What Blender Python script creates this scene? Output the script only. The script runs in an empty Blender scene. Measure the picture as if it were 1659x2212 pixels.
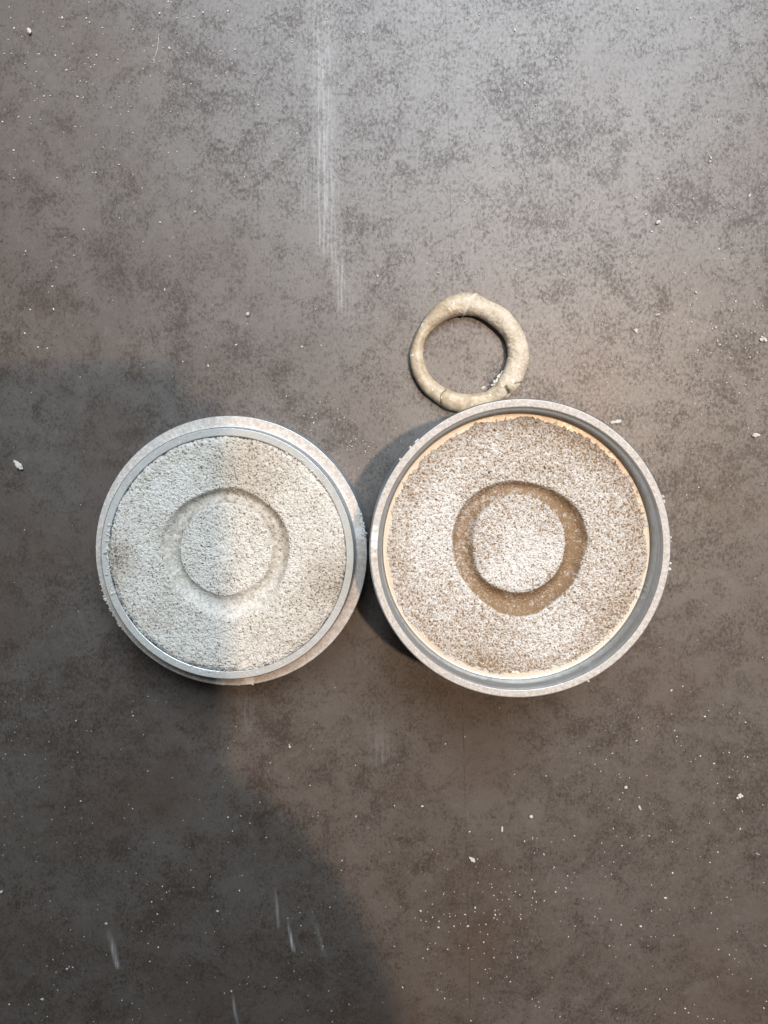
import bpy, bmesh, math, random
import numpy as np
from mathutils import Vector, Matrix

random.seed(7)
rng = np.random.default_rng(7)
S = bpy.context.scene
COL = S.collection
MM = 0.001
R = math.radians

# ------------------------------------------------------------------ camera
CAM_H = 195 * MM
TILT = R(4.5)
FOCAL = 1661.0                       # in pixels of a 1659 x 2212 view of the photograph
cam_d = bpy.data.cameras.new('camera')
cam = bpy.data.objects.new('camera', cam_d); COL.objects.link(cam)
cam.location = (0, 0, CAM_H)
cam.rotation_euler = (-TILT, 0, 0)
cam_d.sensor_fit = 'HORIZONTAL'; cam_d.sensor_width = 36
cam_d.lens = 36 * FOCAL / 1659
cam_d.clip_start = 0.005; cam_d.clip_end = 20
S.camera = cam

def P(px, py, z=0.0):
    """point of the plane at height z (m) seen at pixel (px, py) of the 1659 x 2212 view"""
    dx, dy = (px - 829.5) / FOCAL, -(py - 1106) / FOCAL
    c, s = math.cos(-TILT), math.sin(-TILT)
    d = Vector((dx, dy * c + s, dy * s - c))
    t = (z - CAM_H) / d.z
    return Vector((d.x * t, d.y * t, z))

# ------------------------------------------------------------------ light
w = bpy.data.worlds.new('World'); S.world = w; w.use_nodes = True
bg = w.node_tree.nodes['Background']
bg.inputs[0].default_value = (1.0, 0.95, 0.90, 1); bg.inputs[1].default_value = 0.055

def lamp(name, kind, loc, energy, color, target=(0, 0, 0), **kw):
    d = bpy.data.lights.new(name, kind); d.energy = energy; d.color = color
    for k, v in kw.items(): setattr(d, k, v)
    o = bpy.data.objects.new(name, d); COL.objects.link(o); o.location = loc
    o.rotation_euler = (Vector(target) - Vector(loc)).to_track_quat('-Z', 'Y').to_euler()
    return o
lamp('ceiling_lamp', 'POINT', (0.527, 0.15, 2.0), 102.0, (1.0, 0.715, 0.50), shadow_soft_size=0.036)
lamp('window_light', 'AREA', (0.16, 0.66, 0.97), 25.0, (0.80, 0.90, 1.0), target=(0, 0.0, 0),
     shape='RECTANGLE', size=0.85, size_y=0.70)

S.view_settings.view_transform = 'Standard'; S.view_settings.look = 'None'
S.view_settings.exposure = 0.0; S.view_settings.gamma = 1.0

# ------------------------------------------------------------------ helpers
def tag(o, label=None, cat=None, group=None, kind=None):
    if label: o['label'] = label
    if cat: o['category'] = cat
    if group: o['group'] = group
    if kind: o['kind'] = kind
    return o

def link(name, mesh, mat=None, parent=None, loc=None):
    o = bpy.data.objects.new(name, mesh); COL.objects.link(o)
    if mat and not mesh.materials: mesh.materials.append(mat)
    if parent: o.parent = parent
    if loc is not None: o.location = loc
    return o

def mesh_np(name, verts, faces, smooth=True):
    m = bpy.data.meshes.new(name)
    m.from_pydata([tuple(v) for v in verts], [], [tuple(f) for f in faces])
    m.polygons.foreach_set('use_smooth', [smooth] * len(m.polygons))
    m.update()
    return m

def grid_mesh(name, V, attrs=None, wrap_u=True, flip=False):
    """V: (nv, nu, 3) grid, u wraps"""
    nv, nu, _ = V.shape
    idx = np.arange(nv * nu).reshape(nv, nu)
    if wrap_u:
        a = idx[:-1]; b = np.roll(idx, -1, 1)[:-1]; c = np.roll(idx, -1, 1)[1:]; d = idx[1:]
    else:
        a = idx[:-1, :-1]; b = idx[:-1, 1:]; c = idx[1:, 1:]; d = idx[1:, :-1]
    q = np.stack([a, b, c, d], -1).reshape(-1, 4)
    if flip: q = q[:, ::-1]
    m = bpy.data.meshes.new(name)
    m.vertices.add(nv * nu); m.vertices.foreach_set('co', V.reshape(-1).astype(np.float32))
    m.loops.add(q.size); m.loops.foreach_set('vertex_index', q.reshape(-1).astype(np.int32))
    m.polygons.add(len(q)); m.polygons.foreach_set('loop_start', np.arange(0, q.size, 4, dtype=np.int32))
    m.polygons.foreach_set('use_smooth', np.ones(len(q), dtype=bool))
    m.update(calc_edges=True); m.validate()
    for k, v in (attrs or {}).items():
        at = m.attributes.new(k, 'FLOAT', 'POINT'); at.data.foreach_set('value', v.reshape(-1).astype(np.float32))
    return m

_lat = rng.random((256, 256))
def vnoise(x, y):
    xi = np.floor(x).astype(int); yi = np.floor(y).astype(int)
    fx = x - xi; fy = y - yi
    fx = fx * fx * (3 - 2 * fx); fy = fy * fy * (3 - 2 * fy)
    g = lambda i, j: _lat[i & 255, j & 255]
    return (g(xi, yi) * (1 - fx) + g(xi + 1, yi) * fx) * (1 - fy) + (g(xi, yi + 1) * (1 - fx) + g(xi + 1, yi + 1) * fx) * fy
def fbm(x, y, n=4, k=0.5):
    s = 0; a = 1; t = 0
    for i in range(n):
        s = s + a * vnoise(x * 2 ** i + 17.3 * i, y * 2 ** i + 5.1 * i); t += a; a *= k
    return s / t
_jx = rng.random((256, 256)); _jy = rng.random((256, 256)); _jh = rng.random((256, 256)); _jc = rng.random((256, 256))
def grains(x, y):
    """overlapping rounded grains on a jittered unit grid: (height, random tone of the topmost grain)"""
    xi = np.floor(x).astype(int); yi = np.floor(y).astype(int)
    best = np.full(x.shape, -9.0); tone = np.zeros(x.shape)
    for i in (-1, 0, 1):
        for j in (-1, 0, 1):
            a, b = (xi + i) & 255, (yi + j) & 255
            dx = x - (xi + i + _jx[a, b]); dy = y - (yi + j + _jy[a, b])
            an = _jc[a, b] * 3.14; c, s = np.cos(an), np.sin(an)
            u = (c * dx + s * dy) * 0.72; v = (-s * dx + c * dy) * 1.25
            h = _jh[a, b] * 0.75 - (u * u + v * v) * 1.15
            m = h > best
            best = np.where(m, h, best); tone = np.where(m, _jc[(a * 7 + 3) & 255, b], tone)
    return best, tone

# ------------------------------------------------------------------ materials
class Mat:
    def __init__(self, name):
        self.m = bpy.data.materials.new(name); self.m.use_nodes = True
        self.t = self.m.node_tree; self.n = self.t.nodes; self.l = self.t.links
        self.bsdf = self.n['Principled BSDF']
        self.co = self.n.new('ShaderNodeTexCoord').outputs['Object']
    def put(self, sock, v):
        if hasattr(v, 'is_linked') or isinstance(v, bpy.types.NodeSocket): self.l.new(v, sock)
        else:
            if isinstance(v, (tuple, list)) and len(v) == 3 and sock.type == 'RGBA': v = (*v, 1)
            sock.default_value = v
    def math(self, op, a, b=None, c=None, clamp=False):
        n = self.n.new('ShaderNodeMath'); n.operation = op; n.use_clamp = clamp
        for s, v in zip(n.inputs, (a, b, c)):
            if v is not None: self.put(s, v)
        return n.outputs[0]
    def noise(self, scale, detail=3, rough=0.5, vec=None, dist=0.0):
        n = self.n.new('ShaderNodeTexNoise'); self.l.new(vec or self.co, n.inputs['Vector'])
        n.inputs['Scale'].default_value = scale; n.inputs['Detail'].default_value = detail
        n.inputs['Roughness'].default_value = rough; n.inputs['Distortion'].default_value = dist
        return n.outputs['Fac']
    def map(self, scale=(1, 1, 1), rot=(0, 0, 0), loc=(0, 0, 0), vec=None):
        n = self.n.new('ShaderNodeMapping'); self.l.new(vec or self.co, n.inputs[0])
        n.inputs['Location'].default_value = loc; n.inputs['Rotation'].default_value = rot; n.inputs['Scale'].default_value = scale
        return n.outputs[0]
    def ss(self, v, lo, hi, a=0.0, b=1.0):
        n = self.n.new('ShaderNodeMapRange'); n.interpolation_type = 'SMOOTHSTEP'; self.put(n.inputs[0], v)
        for i, k in enumerate((lo, hi, a, b)): n.inputs[i + 1].default_value = k
        return n.outputs[0]
    def mix(self, f, a, b, mode='MIX'):
        n = self.n.new('ShaderNodeMix'); n.data_type = 'RGBA'; n.blend_type = mode
        self.put(n.inputs[0], f); self.put(n.inputs[6], a); self.put(n.inputs[7], b)
        return n.outputs[2]
    def mul(self, a, b): return self.math('MULTIPLY', a, b)
    def add(self, a, b): return self.math('ADD', a, b)
    def sep(self, v=None):
        n = self.n.new('ShaderNodeSeparateXYZ'); self.l.new(v or self.co, n.inputs[0]); return n.outputs
    def attr(self, name):
        n = self.n.new('ShaderNodeAttribute'); n.attribute_name = name; return n.outputs['Fac']
    def bump(self, h, strength, dist):
        n = self.n.new('ShaderNodeBump'); n.inputs['Strength'].default_value = strength; n.inputs['Distance'].default_value = dist
        self.put(n.inputs['Height'], h); self.l.new(n.outputs[0], self.bsdf.inputs['Normal'])
    def set(self, **kw):
        names = dict(color='Base Color', rough='Roughness', metal='Metallic', spec='Specular IOR Level', coat='Coat Weight')
        for k, v in kw.items(): self.put(self.bsdf.inputs[names[k]], v)
        return self

def segment(M, x, y, p0, p1, width):
    """1 on the segment p0-p1, falling to 0 at `width` from it; also the position along it"""
    d = p1 - p0; L = d.length; ux, uy = d.x / L, d.y / L
    rx = M.math('SUBTRACT', x, p0.x); ry = M.math('SUBTRACT', y, p0.y)
    along = M.add(M.mul(rx, ux), M.mul(ry, uy)); across = M.math('ABSOLUTE', M.add(M.mul(rx, -uy), M.mul(ry, ux)))
    t = M.math('DIVIDE', along, L)
    return M.ss(across, 0, width, 1, 0), t

def table_material():
    M = Mat('mottled_laminate')
    big = M.noise(38, 4, 0.6, dist=0.5)
    mid = M.noise(170, 4, 0.65, dist=0.6)
    grain = M.map((1, 0.72, 1))
    fine = M.noise(1400, 5, 0.76, grain, 0.5)
    tiny = M.noise(4200, 2, 0.6)
    patch = M.add(M.mul(M.math('SUBTRACT', big, 0.5), 0.32), M.mul(M.math('SUBTRACT', mid, 0.5), 0.44))
    v = M.math('SUBTRACT', M.add(M.mul(fine, 0.74), M.mul(M.noise(3000, 3, 0.65, grain), 0.26)), patch)
    speck = M.ss(v, 0.33, 0.58)                    # 0 on the dark brown specks
    c = M.mix(M.ss(M.noise(55, 4, 0.6), 0.3, 0.7), (0.077, 0.062, 0.051), (0.099, 0.083, 0.071))
    c = M.mix(M.ss(M.noise(700, 4, 0.7, M.map((1, 0.7, 1), loc=(1, 2, 0))), 0.48, 0.66, 0, 0.55), c, (0.122, 0.106, 0.093))
    c = M.mix(M.math('SUBTRACT', 1.0, speck), c, M.mix(M.ss(M.noise(60, 2), 0.35, 0.65), (0.034, 0.022, 0.015), (0.038, 0.028, 0.021)))
    c = M.mix(M.ss(M.noise(24, 3, vec=M.map(loc=(3, 1, 0))), 0.48, 0.72, 0, 0.55), c, (0.068, 0.042, 0.029))
    c = M.mix(M.ss(tiny, 0.3, 0.7, 0.0, 0.25), c, (0.115, 0.105, 0.096))
    pits = M.ss(M.noise(620, 2, 0.5, M.map(loc=(7, 3, 0))), 0.70, 0.76, 0, 0.55)
    c = M.mix(pits, c, (0.028, 0.020, 0.015))
    xyz = M.sep(); x, y = xyz[0], xyz[1]
    # powder wiped over the top in long strokes
    streak = M.ss(M.noise(1.0, 4, 0.65, M.map((1600, 70, 1))), 0.40, 0.70)
    pow_ = 0.0
    for a, b, wd, k, f0, f1 in (((690, -60), (704, 430), 4.8, 0.32, -0.5, 1.3), ((702, 330), (746, 700), 3.0, 0.32, -0.2, 1.0),
                                ((735, 480), (775, 720), 5, 0.12, -0.2, 1.0), ((640, 60), (668, 500), 4, 0.10, 0, 1),
                                ((520, 1480), (545, 1590), 3.5, 0.14, -0.4, 1), ((800, 1480), (830, 1660), 5, 0.12, 0, 1),
                                ((228, 1985), (254, 2085), 1.2, 0.70, 0.1, 1.12), ((590, 1880), (602, 2000), 0.7, 0.28, 0, 1.1),
                                ((618, 1975), (635, 2056), 0.7, 0.8, 0.0, 1.05), ((494, 2110), (512, 2205), 0.7, 0.38, 0.2, 1.3),
                                ((672, 1960), (700, 2060), 0.9, 0.24, 0, 1.1)):
        m, t = segment(M, x, y, P(*a), P(*b), wd * MM)
        ends = M.mul(M.ss(t, f0, 0.75, 0, 1), M.ss(t, f1 - 0.12, f1, 1, 0))
        m = M.mul(M.mul(m, ends), k)
        pow_ = M.math('MAXIMUM', pow_, m)
    pow_ = M.mul(pow_, M.add(M.mul(streak, 0.85), 0.20))
    c = M.mix(pow_, c, (0.56, 0.57, 0.57))
    # the long fine dark line
    ln, t = segment(M, x, y, P(960, -40), P(1017, 2240), 0.36 * MM)
    ln = M.mul(ln, M.ss(M.noise(140, 2), 0.35, 0.65, 0.0, 0.55))
    c = M.mix(ln, c, (0.03, 0.024, 0.02))
    M.set(color=c, rough=M.ss(fine, 0.3, 0.7, 0.49, 0.39), spec=M.ss(speck, 0, 1, 0.38, 0.70))
    M.bump(M.add(M.add(M.mul(fine, 0.7), M.mul(tiny, 0.25)), M.mul(ln, -1.5)), 0.25, 0.12 * MM)
    return M.m

def metal_material(name, smudges=(), grey=False, ledge=False):
    M = Mat(name)
    geo = M.n.new('ShaderNodeNewGeometry')
    nz = M.sep(geo.outputs['True Normal'])[2]
    up = M.ss(nz, 0.80, 0.97)
    xyz = M.sep(); rad = M.math('SQRT', M.add(M.mul(xyz[0], xyz[0]), M.mul(xyz[1], xyz[1])))
    ang = M.math('ARCTAN2', xyz[1], xyz[0])
    cyl = M.n.new('ShaderNodeCombineXYZ'); M.l.new(M.mul(ang, 0.3), cyl.inputs[0]); M.l.new(M.mul(rad, 60.0), cyl.inputs[1]); M.l.new(M.mul(xyz[2], 60.0), cyl.inputs[2])
    brush = M.noise(24, 3, 0.6, cyl.outputs[0])
    n1 = M.noise(1300, 4, 0.7); n2 = M.noise(260, 3, 0.6); n3 = M.noise(3600, 2)
    dust = M.mul(up, M.ss(M.add(M.mul(n1, 0.55), M.mul(n2, 0.5)), 0.34, 0.56, 0.55, 0.97))
    side = M.ss(M.add(M.mul(n2, 0.7), M.mul(n1, 0.35)), 0.58, 0.72, 0.06, 0.40)
    dust = M.math('MAXIMUM', dust, M.mul(side, 1.0 if grey else 0.45))
    tan = M.mix(M.ss(n1, 0.35, 0.65), (0.40, 0.345, 0.295), (0.58, 0.52, 0.46))
    tan = M.mix(M.ss(n3, 0.60, 0.72), tan, (0.72, 0.66, 0.58))
    if grey:      # the collar of the left frame carries a thin grey film instead of tan dust
        film = M.mix(M.ss(n1, 0.3, 0.7), (0.36, 0.345, 0.315), (0.46, 0.445, 0.405))
        film = M.mix(M.ss(n3, 0.66, 0.74), film, (0.72, 0.70, 0.66))
        tan = M.mix(M.ss(xyz[2], 14 * MM, 16 * MM), tan, film)
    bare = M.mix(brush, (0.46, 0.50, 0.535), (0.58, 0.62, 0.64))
    bare = M.mix(M.ss(nz, 0.35, 0.6, 1, 0), bare, M.mix(brush, (0.38, 0.44, 0.52), (0.50, 0.57, 0.63)))  # steep walls tinted bluer in place of the cool light they reflect
    c = M.mix(dust, bare, tan)
    if ledge:     # tan colour on the seat, standing in for its warm lamp and ceiling reflection
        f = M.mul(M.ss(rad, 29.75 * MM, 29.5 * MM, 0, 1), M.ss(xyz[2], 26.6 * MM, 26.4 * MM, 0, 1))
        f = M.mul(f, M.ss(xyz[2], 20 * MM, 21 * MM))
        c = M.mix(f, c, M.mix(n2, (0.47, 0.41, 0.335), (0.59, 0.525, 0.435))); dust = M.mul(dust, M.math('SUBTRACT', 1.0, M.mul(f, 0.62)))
    if grey:
        dust = M.math('MAXIMUM', dust, M.mul(M.mul(up, M.ss(xyz[2], 14 * MM, 16 * MM)), 0.95))
    rough = M.add(M.mul(dust, 0.5), M.mul(brush, 0.16)); rough = M.add(rough, 0.27)
    metal = M.math('SUBTRACT', 1.0, dust)
    for (sx, sy, sr, k) in smudges:
        d = M.n.new('ShaderNodeVectorMath'); d.operation = 'DISTANCE'; flat = M.n.new('ShaderNodeCombineXYZ')
        M.l.new(xyz[0], flat.inputs[0]); M.l.new(xyz[1], flat.inputs[1]); M.l.new(flat.outputs[0], d.inputs[0])
        d.inputs[1].default_value = (sx * MM, sy * MM, 0)
        dd = M.add(d.outputs['Value'], M.mul(M.math('SUBTRACT', n2, 0.5), sr * 3.2 * MM))
        dd = M.add(dd, M.mul(M.math('SUBTRACT', n1, 0.5), sr * 2.6 * MM))
        f = M.mul(M.mul(M.ss(dd, sr * 0.80 * MM, sr * 1.0 * MM, 1, 0), up), k)
        c = M.mix(f, c, (0.72, 0.70, 0.66)); metal = M.mul(metal, M.math('SUBTRACT', 1.0, f))
    M.set(color=c, rough=rough, metal=metal, spec=0.3)
    M.bump(M.add(M.mul(n1, dust), M.mul(brush, 0.15)), 0.4, 0.10 * MM)
    return M.m

def sand_material(name, brown, pale, white):
    M = Mat(name)
    d = M.attr('dust'); g = M.attr('pattern')
    n = M.noise(2600, 3, 0.6); p = M.noise(120, 3, 0.6)
    dd = M.add(d, M.mul(M.math('SUBTRACT', n, 0.5), 0.55))
    c = M.mix(M.ss(dd, 0.10, 0.46), brown, pale)
    c = M.mix(M.ss(dd, 0.45, 0.85), c, white)
    M.set(color=c, rough=0.85, spec=0.25)
    M.bump(n, 0.35, 0.12 * MM)
    return M.m

def crumb_material():
    M = Mat('sand_crumb')
    n = M.noise(1500, 3)
    M.set(color=M.mix(M.ss(n, 0.35, 0.65), (0.42, 0.385, 0.335), (0.64, 0.61, 0.56)), rough=0.8, spec=0.3)
    return M.m

def ring_material():
    M = Mat('dusty_wax_clay')
    n1 = M.noise(420, 4, 0.65); n2 = M.noise(1700, 3, 0.6); n3 = M.noise(130, 3, 0.6)
    f = M.attr('dusting')
    c = M.mix(M.ss(n1, 0.35, 0.65), (0.36, 0.278, 0.175), (0.48, 0.395, 0.285))
    pow_ = M.ss(M.add(M.add(M.mul(n2, 0.55), M.mul(n3, 0.35)), M.mul(f, 0.30)), 0.55, 0.86, 0.0, 0.75)
    c = M.mix(pow_, c, (0.62, 0.555, 0.465))
    c = M.mix(M.ss(M.noise(900, 1, vec=M.map(loc=(2, 5, 1))), 0.70, 0.74), c, (0.78, 0.73, 0.60))
    c = M.mix(M.ss(M.attr('crack'), 0.35, 0.9), c, (0.12, 0.095, 0.055))
    M.set(color=c, rough=M.ss(pow_, 0, 0.8, 0.42, 0.8), spec=0.45)
    M.bump(M.add(M.mul(n2, 0.6), n1), 0.45, 0.18 * MM)
    return M.m

# ------------------------------------------------------------------ the table top
bm = bmesh.new()
bmesh.ops.create_cube(bm, size=1.0)
bmesh.ops.scale(bm, vec=(1.6, 1.2, 0.03), verts=bm.verts)
bmesh.ops.bevel(bm, geom=list(bm.edges), offset=0.002, segments=2, affect='EDGES')
bmesh.ops.translate(bm, vec=(0, 0, -0.015), verts=bm.verts)
m = bpy.data.meshes.new('tabletop'); bm.to_mesh(m); bm.free()
tag(link('tabletop', m, table_material()), kind='structure')

# ------------------------------------------------------------------ outlines read from the photograph
RAD = 32.5
H_L, COLLAR = 12.8, 4.6            # left frame: flange height, collar above it
H_R, RECESS = 30.8, 4.9            # right frame: height, depth of its recess
C_L = P(499.6, 1193.6, H_L * MM); C_R = P(1124.0, 1189.3, H_R * MM)
CENTER_L = Vector((C_L.x, C_L.y, 0)); CENTER_R = Vector((C_R.x, C_R.y, 0))

def outline(pts, ox, oy, f, z):
    return [P((ox + x / f) / 1.507, (oy + y / f) / 1.507, z) for x, y in pts]
def polar(pts, c, n=720):
    a = np.array([math.atan2(p.y - c.y, p.x - c.x) for p in pts]); r = np.array([math.hypot(p.y - c.y, p.x - c.x) for p in pts])
    o = np.argsort(a); a = a[o]; r = r[o]
    a = np.concatenate([a - 2 * math.pi, a, a + 2 * math.pi]); r = np.concatenate([r, r, r])
    t = np.linspace(-math.pi, math.pi, n, endpoint=False)
    v = np.interp(t, a, r)
    k = np.hanning(31); k /= k.sum()
    v = np.convolve(np.concatenate([v[-15:], v, v[:15]]), k, 'valid')
    return lambda th: np.interp((th + math.pi) % (2 * math.pi) - math.pi, np.append(t, math.pi), np.append(v, v[0]))

RING_OUT = [(830,115),(900,130),(1000,185),(1100,235),(1220,300),(1300,390),(1390,520),(1440,640),(1455,760),(1462,860),(1430,970),(1390,1080),(1330,1170),(1240,1225),(1190,1268),(1060,1318),(850,1370),(720,1402),(600,1370),(450,1280),(330,1180),(250,1060),(200,920),(182,780),(215,640),(280,490),(370,350),(480,240),(590,160),(700,125)]
RING_IN = [(780,350),(900,365),(1020,420),(1110,490),(1180,570),(1220,660),(1235,760),(1225,870),(1190,960),(1130,1040),(1085,1110),(1020,1165),(900,1200),(760,1200),(620,1170),(530,1130),(430,1050),(370,950),(335,830),(328,700),(350,600),(400,530),(500,450),(620,385),(700,358)]
GL_OUT = [(790,465),(880,475),(980,530),(1060,590),(1110,660),(1140,740),(1140,850),(1110,960),(1070,1050),(990,1130),(900,1180),(820,1195),(730,1185),(640,1130),(550,1050),(480,950),(440,850),(425,760),(450,680),(500,600),(580,535),(680,490)]
GL_IN = [(780,550),(870,560),(950,600),(1010,670),(1040,760),(1040,860),(1010,950),(940,1010),(860,1050),(780,1070),(700,1050),(620,1000),(560,930),(535,850),(540,760),(570,680),(620,610),(700,565)]
GR_OUT = [(760,448),(860,460),(960,490),(1050,545),(1110,610),(1140,690),(1152,780),(1120,850),(1100,930),(1040,1010),(960,1080),(880,1130),(800,1142),(720,1130),(620,1070),(540,990),(485,900),(460,800),(458,700),(490,610),(550,530),(640,475)]
GR_IN = [(800,520),(880,535),(950,580),(1000,640),(1030,720),(1025,810),(1000,890),(940,960),(860,1005),(780,1015),(700,995),(620,950),(580,880),(565,790),(570,700),(600,620),(660,560),(730,527)]

# ------------------------------------------------------------------ lathe
def arc(cx, cz, r, a0, a1, n=5):
    return [(cx + r * math.cos(R(a0 + (a1 - a0) * i / n)), cz + r * math.sin(R(a0 + (a1 - a0) * i / n))) for i in range(n + 1)]
def lathe(name, prof, n=360, wob=0.0):
    pr = []
    for a, b in zip(prof, prof[1:] + prof[:1]):       # hold flats flat next to the rounds
        pr.append(a); L = math.dist(a, b)
        if L > 1.0: pr += [(a[0] + (b[0] - a[0]) * t, a[1] + (b[1] - a[1]) * t) for t in (0.06 / L * 2, 1 - 0.06 / L * 2)]
    pr = np.array(pr + [pr[0]]) * MM
    th = np.linspace(0, 2 * math.pi, n, endpoint=False)
    V = np.zeros((len(pr), n, 3))
    V[..., 0] = pr[:, :1] * np.cos(th); V[..., 1] = pr[:, :1] * np.sin(th); V[..., 2] = pr[:, 1:]
    return grid_mesh(name, V)

def sand_disc(name, c, z, r_edge, g_out, g_in, depth, amp, cell, flat_groove, dusting, seed, skirt, rag, fade=None):
    nt, nr = 1300, 265
    th = np.linspace(-math.pi, math.pi, nt, endpoint=False)
    ragged = (fbm(np.cos(th) * 9 + seed, np.sin(th) * 9 + 3, 3) - 0.5) * 2 * rag + (fbm(np.cos(th) * 60 + seed, np.sin(th) * 60 + 9, 2) - 0.5) * rag * 1.2
    re = (r_edge + ragged)
    k = np.linspace(0, 1, nr) ** 0.80
    k = np.concatenate([k, [1.002, 1.0, 0.985]])
    x = k[:, None] * (re * np.cos(th))[None] ; y = k[:, None] * (re * np.sin(th))[None]
    h, tone = grains(x / cell + seed, y / cell + 40 + seed)
    h2, t2 = grains(x / (cell * 2.3) + 70 + seed, y / (cell * 2.3) + 12)
    gx, gy = x - g_out[1].x, y - g_out[1].y
    gt = np.arctan2(gy, gx); gr = np.hypot(gx, gy)
    ro, ri = g_out[0](gt) / MM, g_in(gt) / MM
    soft = np.clip(np.cos(gt - fade), 0, 1) if fade is not None else 0 * gt
    ro = ro + 0.9 * soft
    u = (gr - (ro + ri) / 2) / ((ro - ri) / 2)
    ins = np.clip((1.0 - np.abs(u)) / (0.11 + 0.35 * soft * (u > 0)), 0, 1); ins = ins * ins * (3 - 2 * ins)
    hw = (ro - ri) / 2
    dep = -np.clip(1 - u * u, 0, 1) ** 0.85 * np.minimum(hw * 0.85, depth)
    dep = np.where(np.abs(u) < 1.0, dep * (1 - 0.22 * soft) * (1 - 0.35 * soft * np.clip(u, 0, 1)), 0) - (1 - 0.9 * soft) * 0.20 * np.exp(-((np.abs(u) - 1) / 0.12) ** 2)
    rough = 1 - (1 - flat_groove) * ins
    broad = (fbm(x / 6 + seed * 3, y / 6 + 11, 3) - 0.5)
    zz = (h * amp + h2 * amp * 0.8) * rough + broad * 0.5 + dep
    # pin holes
    hx, hy = rng.uniform(-r_edge, r_edge, 90), rng.uniform(-r_edge, r_edge, 90)
    for a, b in zip(hx, hy):
        q = ((x - a) ** 2 + (y - b) ** 2); zz -= 0.8 * np.exp(-q / rng.uniform(0.015, 0.05)) * (1 - 0.8 * ins)
    # crumbling edge
    edge = np.clip((k[:, None] - 0.95) / 0.05, 0, 1) * np.ones_like(x)
    zz -= edge ** 2 * (0.3 + 0.9 * fbm(x / 1.3, y / 1.3 + seed, 2)) * (0.5 if skirt > 0.5 else 1)
    zz[-2] -= skirt; zz[-1] -= skirt * 2.2
    V = np.stack([(x) * MM, (y) * MM, (z + zz) * MM], -1)
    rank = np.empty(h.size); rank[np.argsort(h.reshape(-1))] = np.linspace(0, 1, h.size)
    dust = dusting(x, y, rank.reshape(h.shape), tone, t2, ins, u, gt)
    return grid_mesh(name, V, dict(dust=dust, pattern=ins))

# ------------------------------------------------------------------ left half of the mould
mould_l = bpy.data.objects.new('casting_mould', None); COL.objects.link(mould_l); mould_l.location = CENTER_L
tag(mould_l, 'lower round metal mould half with raised collar and pale grey sand, half in shadow', 'casting mould', 'halves of a round sand casting mould')
z0 = H_L; zc = H_L + COLLAR
prof = ([(27.6, 0.2), (32.2, 0.0)] + [(RAD, 0.3)] + arc(RAD - 0.30, z0 - 0.30, 0.30, 0, 90, 4) +
        [(30.45, z0)] + [(30.2, z0 + 0.03)] + arc(30.2, z0 + 0.63, 0.6, 270, 180, 5)[1:] +
        [(29.58, z0 + 1.6), (29.40, z0 + 1.72), (29.40, z0 + 1.95), (29.55, z0 + 2.05)] + arc(29.20, zc - 0.35, 0.35, 0, 90, 4) + [(27.75, zc), (27.6, zc - 0.15)])
link('ring_frame', lathe('ring_frame', prof), metal_material('dusty_aluminium_collar', grey=True,
     smudges=((-3.0, -31.2, 1.4, 0.9), (4.0, -31.0, 1.1, 0.9), (-9, -30, 1.0, 0.5), (31.0, 4.5, 1.8, 0.5))), mould_l)
zs = (zc + 0.05) * MM
go = outline(GL_OUT, 280, 1320, 1.728, zs); gi = outline(GL_IN, 280, 1320, 1.728, zs)
gc = sum(go, Vector()) / len(go)
class Loc: pass
def local(c, o): v = Loc(); v.x = (c.x - o.x) / MM; v.y = (c.y - o.y) / MM; return v
def dust_tone_l(x, y, h, tone, t2, ins, u, gt):
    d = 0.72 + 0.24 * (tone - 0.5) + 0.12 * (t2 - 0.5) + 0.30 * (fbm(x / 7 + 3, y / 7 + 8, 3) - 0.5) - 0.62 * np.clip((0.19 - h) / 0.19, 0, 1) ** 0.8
    r = np.hypot(x, y)
    d -= 0.30 * np.exp(-((x - 6) ** 2 + (y - 20) ** 2) / 60) + 0.26 * np.exp(-((x - 25) ** 2 + (y + 6) ** 2) / 60)
    d -= 0.36 * np.exp(-((x + 26) ** 2 + (y + 1) ** 2) / 25) + 0.12 * np.exp(-((x - 14) ** 2 + (y + 20) ** 2) / 50)
    pit = np.clip((0.22 - h) / 0.22, 0, 1)
    g = 0.58 - 0.30 * pit + 0.16 * (tone - 0.5) + 0.6 * (fbm(x * 1.6, y * 1.6, 3) - 0.5) - 0.10 * np.clip(np.sin(gt), 0, 1) + 0.16 * np.clip(-np.sin(gt), 0, 1)  # groove tone darker in its upper half, paler in its lower half
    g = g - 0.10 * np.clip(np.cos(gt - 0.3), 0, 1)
    return d * (1 - ins) + g * ins
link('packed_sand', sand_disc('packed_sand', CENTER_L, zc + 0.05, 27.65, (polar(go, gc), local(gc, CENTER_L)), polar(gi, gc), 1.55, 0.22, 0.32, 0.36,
     dust_tone_l, 3.0, 0.35, 0.45, fade=R(-125)), sand_material('dusted_sand_pale', (0.16, 0.125, 0.088), (0.42, 0.38, 0.32), (0.605, 0.585, 0.54)), mould_l)

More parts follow.
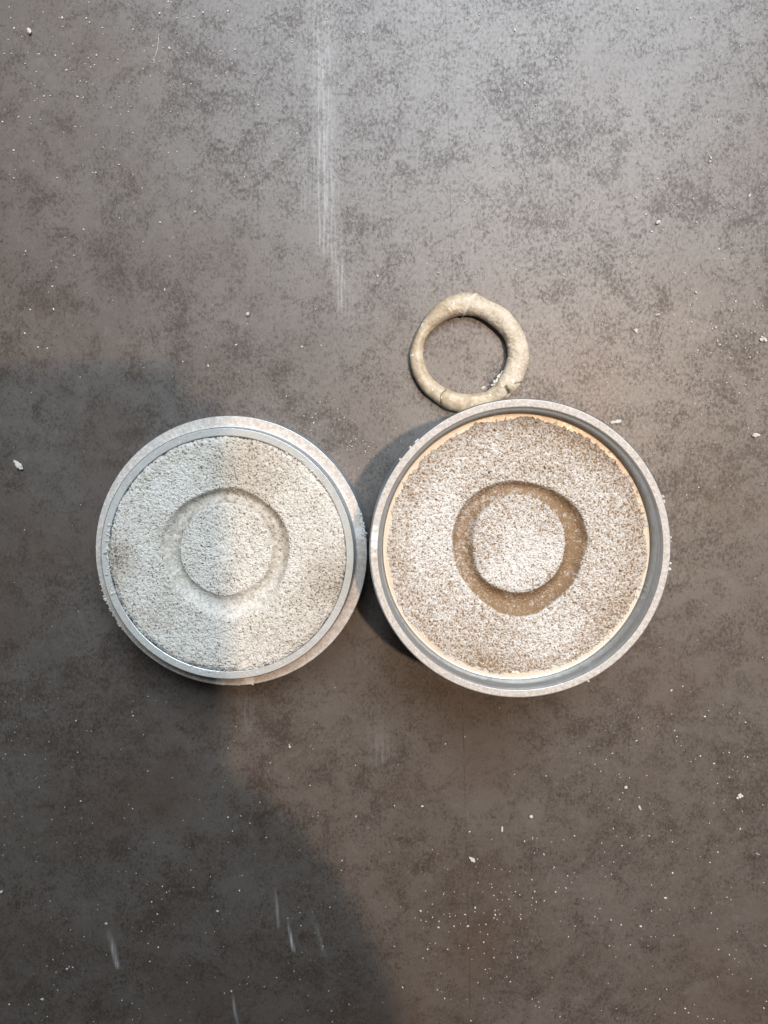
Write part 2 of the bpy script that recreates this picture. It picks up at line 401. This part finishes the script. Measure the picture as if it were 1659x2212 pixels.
# ------------------------------------------------------------------ right half of the mould
mould_r = bpy.data.objects.new('casting_mould', None); COL.objects.link(mould_r); mould_r.location = CENTER_R
tag(mould_r, 'taller round metal mould half with recessed brown speckled sand and brown ring imprint', 'casting mould', 'halves of a round sand casting mould')
zt = H_R; zl = H_R - RECESS
prof = ([(27.9, 0.2), (32.2, 0.0), (RAD, 0.3)] + [(RAD, zt - 0.55)] + arc(RAD - 0.50, zt - 0.50, 0.50, 0, 90, 5) + [(30.85, zt)] + arc(30.85, zt - 0.22, 0.22, 90, 180, 3)[1:] +
        [(30.60, zt - 1.7), (30.48, zt - 2.0), (30.22, zt - 2.3), (30.05, zt - 2.6), (29.80, zl + 0.75)] + arc(29.35, zl + 0.45, 0.45, 360, 270, 4)[0:] + [(28.0, zl), (27.9, zl - 0.2)])
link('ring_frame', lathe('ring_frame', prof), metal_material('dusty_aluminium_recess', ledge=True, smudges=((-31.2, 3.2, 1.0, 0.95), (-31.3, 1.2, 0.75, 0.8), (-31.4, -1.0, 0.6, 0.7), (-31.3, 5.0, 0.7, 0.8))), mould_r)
zsr = zl + 0.35
go = outline(GR_OUT, 1180, 1280, 1.565, zsr * MM); gi = outline(GR_IN, 1180, 1280, 1.565, zsr * MM)
gc = sum(go, Vector()) / len(go)
def dust_r(x, y, h, tone, t2, ins, u, gt):
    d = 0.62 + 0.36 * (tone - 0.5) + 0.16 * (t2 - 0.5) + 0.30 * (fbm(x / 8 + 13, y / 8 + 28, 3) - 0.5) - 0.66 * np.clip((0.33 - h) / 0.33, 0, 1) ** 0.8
    r = np.hypot(x, y)
    d += 0.26 * np.exp(-((x - 1) ** 2 + (y + 3) ** 2) / 45) + 0.14 * np.exp(-((x + 17) ** 2 + (y - 3) ** 2) / 90) + 0.16 * np.exp(-((x - 9) ** 2 + (y + 20) ** 2) / 90)
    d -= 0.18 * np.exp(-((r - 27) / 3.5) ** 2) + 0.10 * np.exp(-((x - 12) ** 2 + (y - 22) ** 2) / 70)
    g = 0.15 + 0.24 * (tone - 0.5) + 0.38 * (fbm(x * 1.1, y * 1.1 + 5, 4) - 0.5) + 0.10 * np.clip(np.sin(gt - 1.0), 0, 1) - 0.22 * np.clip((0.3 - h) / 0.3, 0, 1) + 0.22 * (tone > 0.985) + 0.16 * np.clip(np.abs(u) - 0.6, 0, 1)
    return d * (1 - ins) + g * ins
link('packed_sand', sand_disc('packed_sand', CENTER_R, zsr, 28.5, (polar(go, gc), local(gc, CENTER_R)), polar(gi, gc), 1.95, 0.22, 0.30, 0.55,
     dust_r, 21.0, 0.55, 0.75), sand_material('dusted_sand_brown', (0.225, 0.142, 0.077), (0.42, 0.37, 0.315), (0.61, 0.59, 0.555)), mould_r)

# ------------------------------------------------------------------ the cast ring model
zr = 2.2
go = outline(RING_OUT, 1280, 920, 3.318, zr * MM); gi = outline(RING_IN, 1280, 920, 3.318, zr * MM)
gc = sum(go, Vector()) / len(go)
fo, fi = polar(go, gc), polar(gi, gc)
nt, ns = 420, 64
th = np.linspace(-math.pi, math.pi, nt, endpoint=False)
ro, ri = fo(th) / MM, fi(th) / MM
rc, hw = (ro + ri) / 2, (ro - ri) / 2 * 1.04
sa = np.linspace(0, 2 * math.pi, ns, endpoint=False)
T, A = np.meshgrid(th, sa)
hv = np.clip(hw * 0.93, 1.55, 2.25)
ca, sn = np.cos(A), np.sin(A)
pw = lambda v, e: np.sign(v) * np.abs(v) ** e
lump = (fbm(T * 2.2 + 30, ca * 1.1 + sn * 0.7 + 9, 3) - 0.5) * 0.46 + (fbm(np.cos(T) * 7 + 3, np.sin(T) * 7 + np.cos(A) * 1.3 + 50, 3) - 0.5) * 0.22 + (fbm(T * 26 + 3, ca * 4 + sn * 3 + 50, 3) - 0.5) * 0.16
crack = np.zeros_like(T)
def cut(ang, slant, width, depth, lo=-1.0, hi=1.0):
    q = (T - ang - slant * ca - 0.025 * np.sin(A * 3)) / width
    g = np.exp(-q * q) * (ca > lo) * (ca < hi)
    return g, g * depth
for ang, sl, wd, dp, lo, hi in ((R(-126), 0.035, 0.016, 0.26, -1, 1), (R(-46), -0.08, 0.040, 0.75, -0.05, 1), (R(-40), 0.12, 0.02, 0.18, 0.3, 1)):
    g, dd = cut(ang, sl, wd, dp, lo, hi); crack = np.maximum(crack, g); lump = lump - dd
fold = np.exp(-(((T - R(97)) + 0.16 * ca) / 0.035) ** 2) * (sn > 0)
lump = lump + fold * 0.26 - np.exp(-(((T - R(91)) + 0.16 * ca) / 0.025) ** 2) * (sn > 0) * 0.22
rr = rc + (hw + lump) * pw(ca, 0.92); zz = hv + (hv + lump * 0.8) * pw(sn, 0.92)
zz = np.maximum(zz, 0.02)
V = np.stack([rr * np.cos(T) * MM, rr * np.sin(T) * MM, zz * MM], -1)
dusting = np.clip(0.5 + 0.5 * np.cos(T - R(25)), 0, 1) * 0.9 + fold * 0.8
clay = link('ring', grid_mesh('ring', V, dict(crack=crack, dusting=dusting), flip=False), ring_material(), loc=(gc.x, gc.y, 0))
tag(clay, 'lumpy beige ring with cracked joints lying against the taller mould half', 'ring')
GC = gc.copy()

# ------------------------------------------------------------------ crumbs
CR = crumb_material()
def crumb_mesh(seed, sub=1, clump=1):
    r = random.Random(seed); bm = bmesh.new()
    for q in range(clump):
        t = bmesh.new(); bmesh.ops.create_icosphere(t, subdivisions=sub, radius=0.5)
        sc = Vector((r.uniform(0.7, 1.15), r.uniform(0.55, 0.95), r.uniform(0.5, 0.8)))
        if clump > 1: sc *= r.uniform(0.45, 0.8)
        off = Vector((r.uniform(-0.38, 0.38), r.uniform(-0.38, 0.38), 0)) if q else Vector()
        for v in t.verts:
            v.co = Vector((v.co.x * sc.x, v.co.y * sc.y, v.co.z * sc.z)) * r.uniform(0.74, 1.12)
        lo = min(v.co.z for v in t.verts)
        vm = {v: bm.verts.new(v.co + off - Vector((0, 0, lo))) for v in t.verts}
        for f in t.faces: bm.faces.new([vm[v] for v in f.verts])
        t.free()
    m = bpy.data.meshes.new('crumb'); bm.to_mesh(m); bm.free(); m.materials.append(CR)
    return m
SMALL = [crumb_mesh(i) for i in range(9)]; BIG = [crumb_mesh(100 + i, 2, 1 + i % 3 + (i > 5)) for i in range(9)]
CRUMB_PLACES = [((0, 0, 330, 420), 'strewn on the grey tabletop at the top left'),
    ((330, 0, 700, 420), 'just left of the long white smear'),
    ((700, 0, 1240, 560), 'just right of the long white smear'),
    ((1240, 0, 1700, 420), 'strewn on the grey tabletop at the top right'),
    ((1240, 420, 1700, 1080), 'in the scatter to the right of the beige ring'),
    ((0, 420, 420, 1100), 'on the tabletop at the left, above the lower mould'),
    ((420, 420, 900, 1100), 'around the lower end of the long white smear'),
    ((880, 420, 1240, 1100), 'close around the beige ring'),
    ((0, 1100, 420, 1900), 'in the shade at the left, below the lower mould'),
    ((0, 1900, 420, 2300), 'in the dark shade at the bottom left corner'),
    ((420, 1100, 880, 1900), 'below the gap between the two moulds'),
    ((420, 1900, 880, 2300), 'along the edge of the dark shade at the bottom'),
    ((880, 1820, 1240, 2300), 'in the scatter by the fine dark line near the bottom'),
    ((880, 1100, 1240, 1820), 'on the brown tabletop just below the taller mould'),
    ((1240, 1080, 1700, 1820), 'on the brown tabletop to the lower right of the taller mould'),
    ((-99, -99, 9999, 9999), 'strewn at the bottom right corner of the tabletop')]
def crumb(px, py, size, mesh, label=None, aspect=1.0, rot=None):
    o = bpy.data.objects.new('crumb', mesh); COL.objects.link(o)
    o.location = P(px, py, 0); o.rotation_euler = (0, 0, random.uniform(0, 6.28) if rot is None else rot)
    o.scale = (size * MM * aspect, size * MM, size * MM)
    if label: tag(o, label, 'crumb', 'loose sand crumbs on the tabletop')
    else:
        for (x0, y0, x1, y1), where in CRUMB_PLACES:
            if x0 <= px < x1 and y0 <= py < y1: break
        tag(o, 'tiny pale sand crumb ' + where, 'crumb', 'loose sand crumbs on the tabletop')
    return o
named = [  # px, py (1659 view), size mm, mesh, aspect, label
    (98*.9995-33, 69, 1.8, 3, 1.0, 'large white clump of sand close to the top left corner'),
    (421, 458, 1.15, 1, 1.0, 'round white crumb left of the upper middle of the tabletop'),
    (536, 679, 1.6, 0, 1.1, 'flat pale chip left of the lower end of the white smear'),
    (1422, 482, 1.7, 2, 1.3, 'upright white flake on the right, above the pair of ring and mould'),
    (1408, 501, 1.0, 4, 1.3, 'small slanting flake just below the upright white flake on the right'),
    (1373, 716, 1.7, 4, 1.7, 'long pale crumb to the right of the beige ring'),
    (1420, 680, 1.3, 1, 1.6, 'short white sliver, uppermost in the scatter to the right of the ring'),
    (1330, 912, 1.9, 5, 1.9, 'elongated pale clump just above the upper right rim of the taller mould'),
    (1630, 942, 1.9, 7, 1.3, 'white clump at the right edge level with the top of the taller mould'),
    (1649, 732, 2.0, 8, 1.2, 'pale clump cut by the right edge beside the crumb scatter'),
    (1352, 1701, 1.6, 2, 1.0, 'pale angular clump below and right of the taller mould'),
    (1146, 1762, 1.7, 0, 1.0, 'pale square chip on the lower right half of the tabletop'),
    (1022, 1855, 1.9, 7, 1.2, 'biggest pale clump beside the fine dark line near the bottom'),
    (1381, 1744, 1.1, 3, 1.6, 'flat chip below and right of the pale angular clump'),
    (1597, 1721, 1.9, 8, 1.1, 'forked pale clump near the right edge, low in the picture'),
    (1084, 1791, 1.2, 5, 1.7, 'thin curled flake left of the pale square chip'),
    (4, 1925, 1.9, 1, 1.2, 'bright white crumb at the left edge near the bottom'),
    (626, 1612, 1.2, 0, 1.0, 'single pale crumb just below and right of the lower mould'),
    (1044, 838, 1.5, 6, 1.3, 'brown grey crumb inside the beige ring'),
    (45, 1005, 2.6, 7, 1.4, 'splayed pale clump on the tabletop left of the lower mould'),
    (230, 1995, 1.1, 2, 1.2, 'white crumb at the head of a scratched powder streak, lower left'),
    (91, 2157, 1.3, 4, 1.5, 'white oval crumb close to the bottom left corner'),
    (500, 2140, 0.9, 4, 1.4, 'paired white crumb below the middle of the shadow, lower left'),
]
for px, py, s, mi, asp, lab in named: crumb(px, py, s * 0.78, BIG[mi], lab, asp)

Z = lambda ox, oy, f, pts: [((ox + x / f) / 1.507, (oy + y / f) / 1.507) for x, y in pts]
pts = Z(0, 0, 1.327, [(557,23),(385,12),(690,60),(765,78),(838,74),(810,80),(740,10),(727,8),(95,160),(258,78),(270,78),(374,80),(388,98),(50,232),(20,232),(240,240),(414,238),(418,239),(510,258),(651,270),(620,298),(650,330),(555,355),(795,365),(375,355),(348,352),(152,372),(135,362),(98,112),(62,122),(272,115),(287,303),(555,483),(515,420),(192,416),(218,414),(335,418),(360,455),(448,455),(150,436),(12,527),(18,470),(60,650),(82,505),(130,508),(176,516),(276,573),(348,548),(576,575),(705,582),(728,660),(516,712),(541,733),(415,747),(145,697),(61,770),(614,813),(829,827),(578,877),(516,944),(692,962),(362,992),(618,1044),(282,1026),(112,1085),(105,1100),(222,1128),(320,1104),(228,1238),(212,1262),(488,1298),(712,1252),(132,1338),(232,1336),(165,1500),(205,1505),(108,1440),(995,128),(858,170),(900,168),(1016,215),(1102,320),(985,48),(878,55),(1475,28),(1410,83),(1562,78),(1570,140),(1360,132),(1120,130),(705,208),(732,209),(810,230),(685,165),(1480,1162),(1632,1192),(1508,1238),(1362,1336),(1425,1190),(1578,1268),(1072,1322),(1068,1400),(890,1500),(812,1470),(1387,1492),(1305,1498),(900,1580),(790,1562),(1020,1490),(735,1108)])
pts += Z(1250, 0, 1.327, [(285,25),(413,63),(540,197),(742,256),(696,241),(565,131),(643,201),(358,82),(323,378),(505,392),(607,362),(656,455),(800,683),(690,636),(473,722),(240,140),(410,118),(1093,38),(1323,80),(1376,92),(1392,136),(1543,155),(1598,166),(1537,200),(1606,95),(1653,38),(1660,290),(1620,365),(1562,440),(1653,425),(1443,520),(1412,682),(1407,700),(1636,752),(1624,808),(1578,845),(1335,860),(1515,898),(1270,885),(1205,580),(905,870),(1087,855),(1182,773),(1075,767),(1130,926),(1350,960),(1470,888),(1392,1115),(1467,1120),(1505,1122),(1525,1110),(1520,1040),(1447,1076),(1545,1072),(1650,1140),(1300,1180),(1340,1208),(1583,1216),(1422,1230),(1347,1265),(1518,1302),(1600,1314),(1635,1320),(870,1048),(740,1018),(605,1095),(570,1165),(775,1187),(555,1262),(348,868),(85,1110),(235,1180),(1068,1136),(1540,1005)])
pts += Z(1250, 1050, 1.327, [(1330,60),(1380,40),(1395,20),(1432,22),(1440,80),(1450,95),(1490,130),(1520,60),(1600,40),(1560,110),(1610,130),(1645,80),(1580,150),(1410,130),(1355,120),(1640,50)])
pts += Z(0, 2200, 1.327, [(25,338),(108,340),(65,243),(330,193),(170,480),(62,595),(350,540),(280,568),(556,555),(574,573),(745,440),(665,720),(558,746),(150,718),(20,730),(118,660),(702,908),(720,935),(560,905),(836,913),(1035,926),(825,838),(500,1243),(612,1103),(753,1072),(712,1073),(680,1028),(940,1015),(656,975),(218,972),(230,1225),(182,1395),(40,1418),(205,1470),(250,1357),(125,1418),(527,1400),(602,1437),(808,1325),(1195,1303),(1270,1275),(1300,1078),(1296,1022),(1425,998),(1362,1110),(1395,1168),(1420,1360),(1508,1418),(1432,1446),(1330,1446),(1330,1380),(985,312),(1250,296),(1535,386),(1375,603),(1537,607),(1590,656),(1478,797),(985,610),(1080,636),(1005,670),(1123,545),(1150,697),(792,623),(780,1487),(648,1232),(685,1170),(640,1155),(640,88),(575,172),(970,1370),(1068,1330),(300,1255),(243,1280),(290,1265),(315,1258)])
pts += Z(1250, 2200, 1.327, [(350,262),(265,293),(498,138),(910,382),(700,432),(563,425),(1015,425),(1020,438),(1060,440),(1135,430),(1090,280),(1262,280),(1255,235),(1265,262),(1115,225),(1290,45),(1325,68),(1240,62),(1242,165),(1385,175),(1370,172),(1535,160),(1560,200),(1490,330),(1465,333),(1505,405),(1425,378),(1365,345),(1555,347),(1570,350),(1325,370),(1100,525),(1147,550),(45,560),(165,562),(642,697),(775,708),(822,690),(690,770),(650,765),(975,804),(735,825),(940,722),(1027,732),(1145,690),(1245,717),(1365,780),(1407,805),(1440,760),(1537,660),(1245,850),(1155,902),(1215,958),(1340,1003),(1412,1023),(1640,893),(1480,955),(980,1053),(1023,1073),(1108,1080),(1083,1012),(1155,1015),(825,1080),(755,915),(740,932),(650,930),(657,975),(638,990),(586,945),(540,965),(545,995),(427,932),(393,1000),(480,1030),(475,1045),(590,1030),(590,1048),(180,928),(257,942),(345,945),(158,1015),(135,1045),(160,1055),(210,1042),(330,1070),(350,1030),(302,1080),(280,1105),(235,1085),(362,1080),(412,1075),(440,1072),(415,1105),(447,1115),(430,1150),(385,1172),(325,1165),(275,1180),(222,1155),(188,1180),(432,1198),(475,1215),(168,1218),(45,1168),(575,1215),(455,1263),(460,1305),(405,1325),(545,1320),(530,1300),(245,1285),(80,1345),(230,1355),(262,1392),(430,1392),(500,1410),(668,1408),(655,1425),(640,1395),(670,1430),(725,1443),(760,1470),(375,1488),(860,1207),(973,1165),(1140,1165),(1160,1253),(1445,1182),(1520,1183),(1440,1092),(1525,1105),(1490,1203),(1585,1307),(1440,1298),(1220,1352),(1130,1352),(1190,1395),(1300,1435),(1340,1420),(1315,1455),(1355,1470),(1395,1480),(1255,1455),(1170,1460),(1420,1480),(1640,1435),(1470,1490)])
big_count = 0
rest = []
random.shuffle(pts)
for i, (px, py) in enumerate(pts):
    s = random.choice((0.5, 0.55, 0.62, 0.7, 0.8, 0.95)) * random.uniform(0.85, 1.1) * 0.66
    if i < 270: crumb(px, py, s, random.choice(SMALL), None, random.uniform(1.0, 1.5))
    else: rest.append((px, py, s))
# the uncountable finest grit, one object
blocked = [(499, 1193, 330), (1124, 1189, 350), (1015, 762, 140)]
def scatter(n, fx, fy, s0, s1):
    for _ in range(n):
        for _t in range(20):
            px, py = fx(), fy()
            if all(math.hypot(px - a, py - b) > c for a, b, c in blocked): break
        rest.append((px, py, random.uniform(s0, s1)))
U = random.uniform
scatter(260, lambda: U(-40, 1700), lambda: U(-40, 2250), 0.18, 0.34)
scatter(150, lambda: U(-20, 650), lambda: random.gauss(120, 130), 0.18, 0.42)
scatter(170, lambda: random.gauss(1540, 110), lambda: random.gauss(780, 130), 0.18, 0.45)
scatter(100, lambda: random.gauss(1080, 110), lambda: random.gauss(1960, 70), 0.18, 0.42)
scatter(120, lambda: U(0, 700), lambda: U(1500, 2230), 0.18, 0.34)
scatter(90, lambda: U(1250, 1680), lambda: U(1500, 2230), 0.18, 0.38)
scatter(40, lambda: random.gauss(640, 90), lambda: random.gauss(1150, 30) - 30, 0.2, 0.36)
scatter(60, lambda: random.gauss(640, 70), lambda: random.gauss(1030, 40) - 60, 0.2, 0.36)
bm = bmesh.new()
for px, py, s in rest:
    src = random.choice(SMALL); p = P(px, py, 0); a = U(0, 6.28); c, sn_ = math.cos(a), math.sin(a); asp = U(1, 1.5)
    vs = [bm.verts.new((p.x + (v.co.x * asp * c - v.co.y * sn_) * s * MM, p.y + (v.co.x * asp * sn_ + v.co.y * c) * s * MM, v.co.z * s * MM)) for v in src.vertices]
    for f in src.polygons: bm.faces.new([vs[k] for k in f.vertices])
m = bpy.data.meshes.new('sand_grit'); bm.to_mesh(m); bm.free()
tag(link('sand_grit', m, CR), 'finest pale sand grit strewn over the whole dark tabletop', 'sand', kind='stuff')

def edge_grit(parent, z_of, spots, name='rim_grit'):
    bm = bmesh.new()
    for ang, rad, z, s in spots:
        src = random.choice(SMALL); a = U(0, 6.28); c, q = math.cos(a), math.sin(a); asp = U(1, 1.6)
        x, y = rad * math.cos(ang), rad * math.sin(ang)
        vs = [bm.verts.new(((x + (v.co.x * asp * c - v.co.y * q) * s) * MM, (y + (v.co.x * asp * q + v.co.y * c) * s) * MM, (z + (v.co.z - 0.08) * s) * MM)) for v in src.vertices]
        for f in src.polygons: bm.faces.new([vs[k] for k in f.vertices])
    m = bpy.data.meshes.new(name); bm.to_mesh(m); bm.free()
    tag(link(name, m, CR, parent), kind='stuff')
sp = [(U(-3.14, 3.14), U(27.9, 29.2), zc, U(0.12, 0.34)) for _ in range(150)] + [(U(-3.14, 3.14), U(30.4, 32.2), z0, U(0.12, 0.30)) for _ in range(140)]
sp += [(R(U(188, 216)), 32.45, z0 - U(0.1, 0.5), U(0.35, 0.8)) for _ in range(16)] + [(R(U(-96, -70)), U(32.1, 32.5), z0 - 0.15, U(0.3, 0.6)) for _ in range(12)]
sp += [(R(U(5, 17)), U(31.2, 32.5), z0 - 0.1, U(0.35, 0.7)) for _ in range(40)] + [(R(U(165, 200)), U(27.6, 28.6), zc - 0.05, U(0.4, 0.9)) for _ in range(36)]
sp += [(R(U(30, 60)), U(27.4, 28.4), zc - 0.05, U(0.3, 0.7)) for _ in range(30)] + [(R(U(-110, -60)), U(27.4, 28.6), zc - 0.05, U(0.3, 0.6)) for _ in range(40)]
edge_grit(mould_l, None, sp)
sp = [(U(-3.14, 3.14), U(30.9, 32.2), zt, U(0.12, 0.32)) for _ in range(300)]
sp += [(R(a), 32.45, zt - 0.4, s) for a, s in ((134, 0.9), (137, 0.7), (143, 0.7), (133, 0.6), (19, 0.8), (21, 0.9), (5, 0.7), (3.5, 0.5), (-5, 0.8), (-7, 0.9), (-9, 0.5), (48, 0.6), (-62, 0.6))]
sp += [(U(-3.14, 3.14), U(28.1, 28.7), zl, U(0.25, 0.6)) for _ in range(90)] + [(R(random.gauss(8, 22)), U(28.3, 29.2), zl, U(0.5, 1.0)) for _ in range(34)]
edge_grit(mould_r, None, sp)
# a white flake stuck to the inner lower right side of the ring
fl = []
bm = bmesh.new()
for k in range(9):
    ang = R(-60 + k * 3.2); r_ = float(fi(np.array([ang]))[0]) / MM - U(-0.15, 0.40)
    src = BIG[k % 3]; s = U(0.8, 1.35); x, y = r_ * math.cos(ang), r_ * math.sin(ang)
    vs = [bm.verts.new(((x + v.co.x * s) * MM, (y + v.co.y * s) * MM, (2.0 + v.co.z * s * 0.8) * MM)) for v in src.vertices]
    for f in src.polygons: bm.faces.new([vs[q] for q in f.vertices])
m = bpy.data.meshes.new('sand_crust'); bm.to_mesh(m); bm.free()
link('sand_crust', m, CR, clay)

# thin hair near the top left
bm = bmesh.new()
path = [P((0 + x / 1.327) / 1.507, (y / 1.327) / 1.507, 0.10 * MM) for x, y in ((684, 148), (686, 170), (682, 195), (680, 215), (672, 235), (666, 250), (664, 272))]
prev = None
for p in path:
    ring_ = [bm.verts.new(p + Vector((0.055 * MM * math.cos(a), 0, 0.055 * MM * math.sin(a)))) for a in np.linspace(0, 2 * math.pi, 6, endpoint=False)]
    if prev:
        for i in range(6): bm.faces.new((prev[i], prev[(i + 1) % 6], ring_[(i + 1) % 6], ring_[i]))
    prev = ring_
m = bpy.data.meshes.new('hair'); bm.to_mesh(m); bm.free()
tag(link('hair', m, CR), 'thin curved white hair on the tabletop near the top left', 'hair')

# ------------------------------------------------------------------ the photographer's phone and hand, above the lens: they cast the big soft shade
def plain(name, color, rough, metal=0.0):
    M = Mat(name); M.set(color=color, rough=rough, metal=metal); return M.m
phone = bpy.data.objects.new('phone', None); COL.objects.link(phone); phone.location = (-22.5 * MM, -39 * MM, 197 * MM)
tag(phone, 'black phone held flat above the two mould halves while photographing them', 'phone')
bm = bmesh.new(); bmesh.ops.create_cube(bm, size=1)
bmesh.ops.scale(bm, vec=(75 * MM, 147 * MM, 8 * MM), verts=bm.verts)
bmesh.ops.bevel(bm, geom=[e for e in bm.edges if abs((e.verts[0].co - e.verts[1].co).z) > 1e-4], offset=8 * MM, segments=6, affect='EDGES')
bmesh.ops.translate(bm, vec=(0, 0, 4.5 * MM), verts=bm.verts)
m = bpy.data.meshes.new('phone_body'); bm.to_mesh(m); bm.free()
link('phone_body', m, plain('phone_glass', (0.02, 0.02, 0.022), 0.25), phone)

person = bpy.data.objects.new('person', None); COL.objects.link(person); person.location = (36 * MM, -108 * MM, 205 * MM)
tag(person, 'unseen dark sleeved hands of the photographer gripping the phone, the left one added for shade', 'person')
def skin(name, chain_sets, mat, sub=2):
    verts, edges, rad = [], [], []
    for ch, root in chain_sets:
        last = root
        for (p, r_) in ch:
            verts.append(Vector(p) * MM); rad.append(r_ * MM)
            if last is not None: edges.append((last, len(verts) - 1))
            last = len(verts) - 1
    m = bpy.data.meshes.new(name); m.from_pydata(verts, edges, [])
    o = link(name, m, mat, person); o.matrix_parent_inverse = Matrix()
    md = o.modifiers.new('skin', 'SKIN')
    for i, r_ in enumerate(rad): m.skin_vertices[0].data[i].radius = (r_, r_)
    m.skin_vertices[0].data[0].use_root = True
    s = o.modifiers.new('sub', 'SUBSURF'); s.levels = sub; s.render_levels = sub
    return o
skin_m = plain('skin', (0.45, 0.27, 0.19), 0.5)
# in millimetres from the hand's middle: wrist, palm, then the fingers curling round under and over the phone
palm = [((8, -62, 8), 24), ((4, -30, 6), 27), ((-2, 0, 4), 27)]
hand = [(palm, None),
        ([((-8, 28, -6), 10), ((-28, 42, -12), 8.5), ((-52, 46, -13), 8), ((-70, 44, -13), 7)], 2),
        ([((-12, 14, -8), 10), ((-34, 20, -14), 9), ((-60, 22, -14), 8), ((-80, 20, -13), 7)], 2),
        ([((-14, -4, -8), 10), ((-38, -4, -14), 9), ((-62, -4, -14), 8), ((-80, -6, -13), 7)], 2),
        ([((-14, -22, -8), 9), ((-34, -28, -14), 8), ((-54, -30, -14), 7), ((-68, -30, -13), 6)], 2),
        ([((-4, 22, 12), 11), ((-18, 38, 15), 9.5), ((-34, 52, 14), 8)], 2)]
skin('hand', hand, skin_m)
cloth = plain('dark_cloth', (0.05, 0.055, 0.07), 0.9)
def other(chains): return [([((-104 - p[0], p[1] - 6, p[2]), r_) for p, r_ in ch], root) for ch, root in chains]  # unseen left hand and sleeve, added to fill the shade at lower left
skin('hand', other(hand), skin_m)
skin('sleeve', other([([((8, -66, 9), 30), ((12, -110, 14), 36), ((22, -190, 26), 42), ((36, -290, 44), 48)], None)]), cloth)
skin('sleeve', [([((8, -66, 9), 30), ((12, -110, 14), 36), ((22, -190, 26), 42), ((36, -290, 44), 48)], None)], cloth)
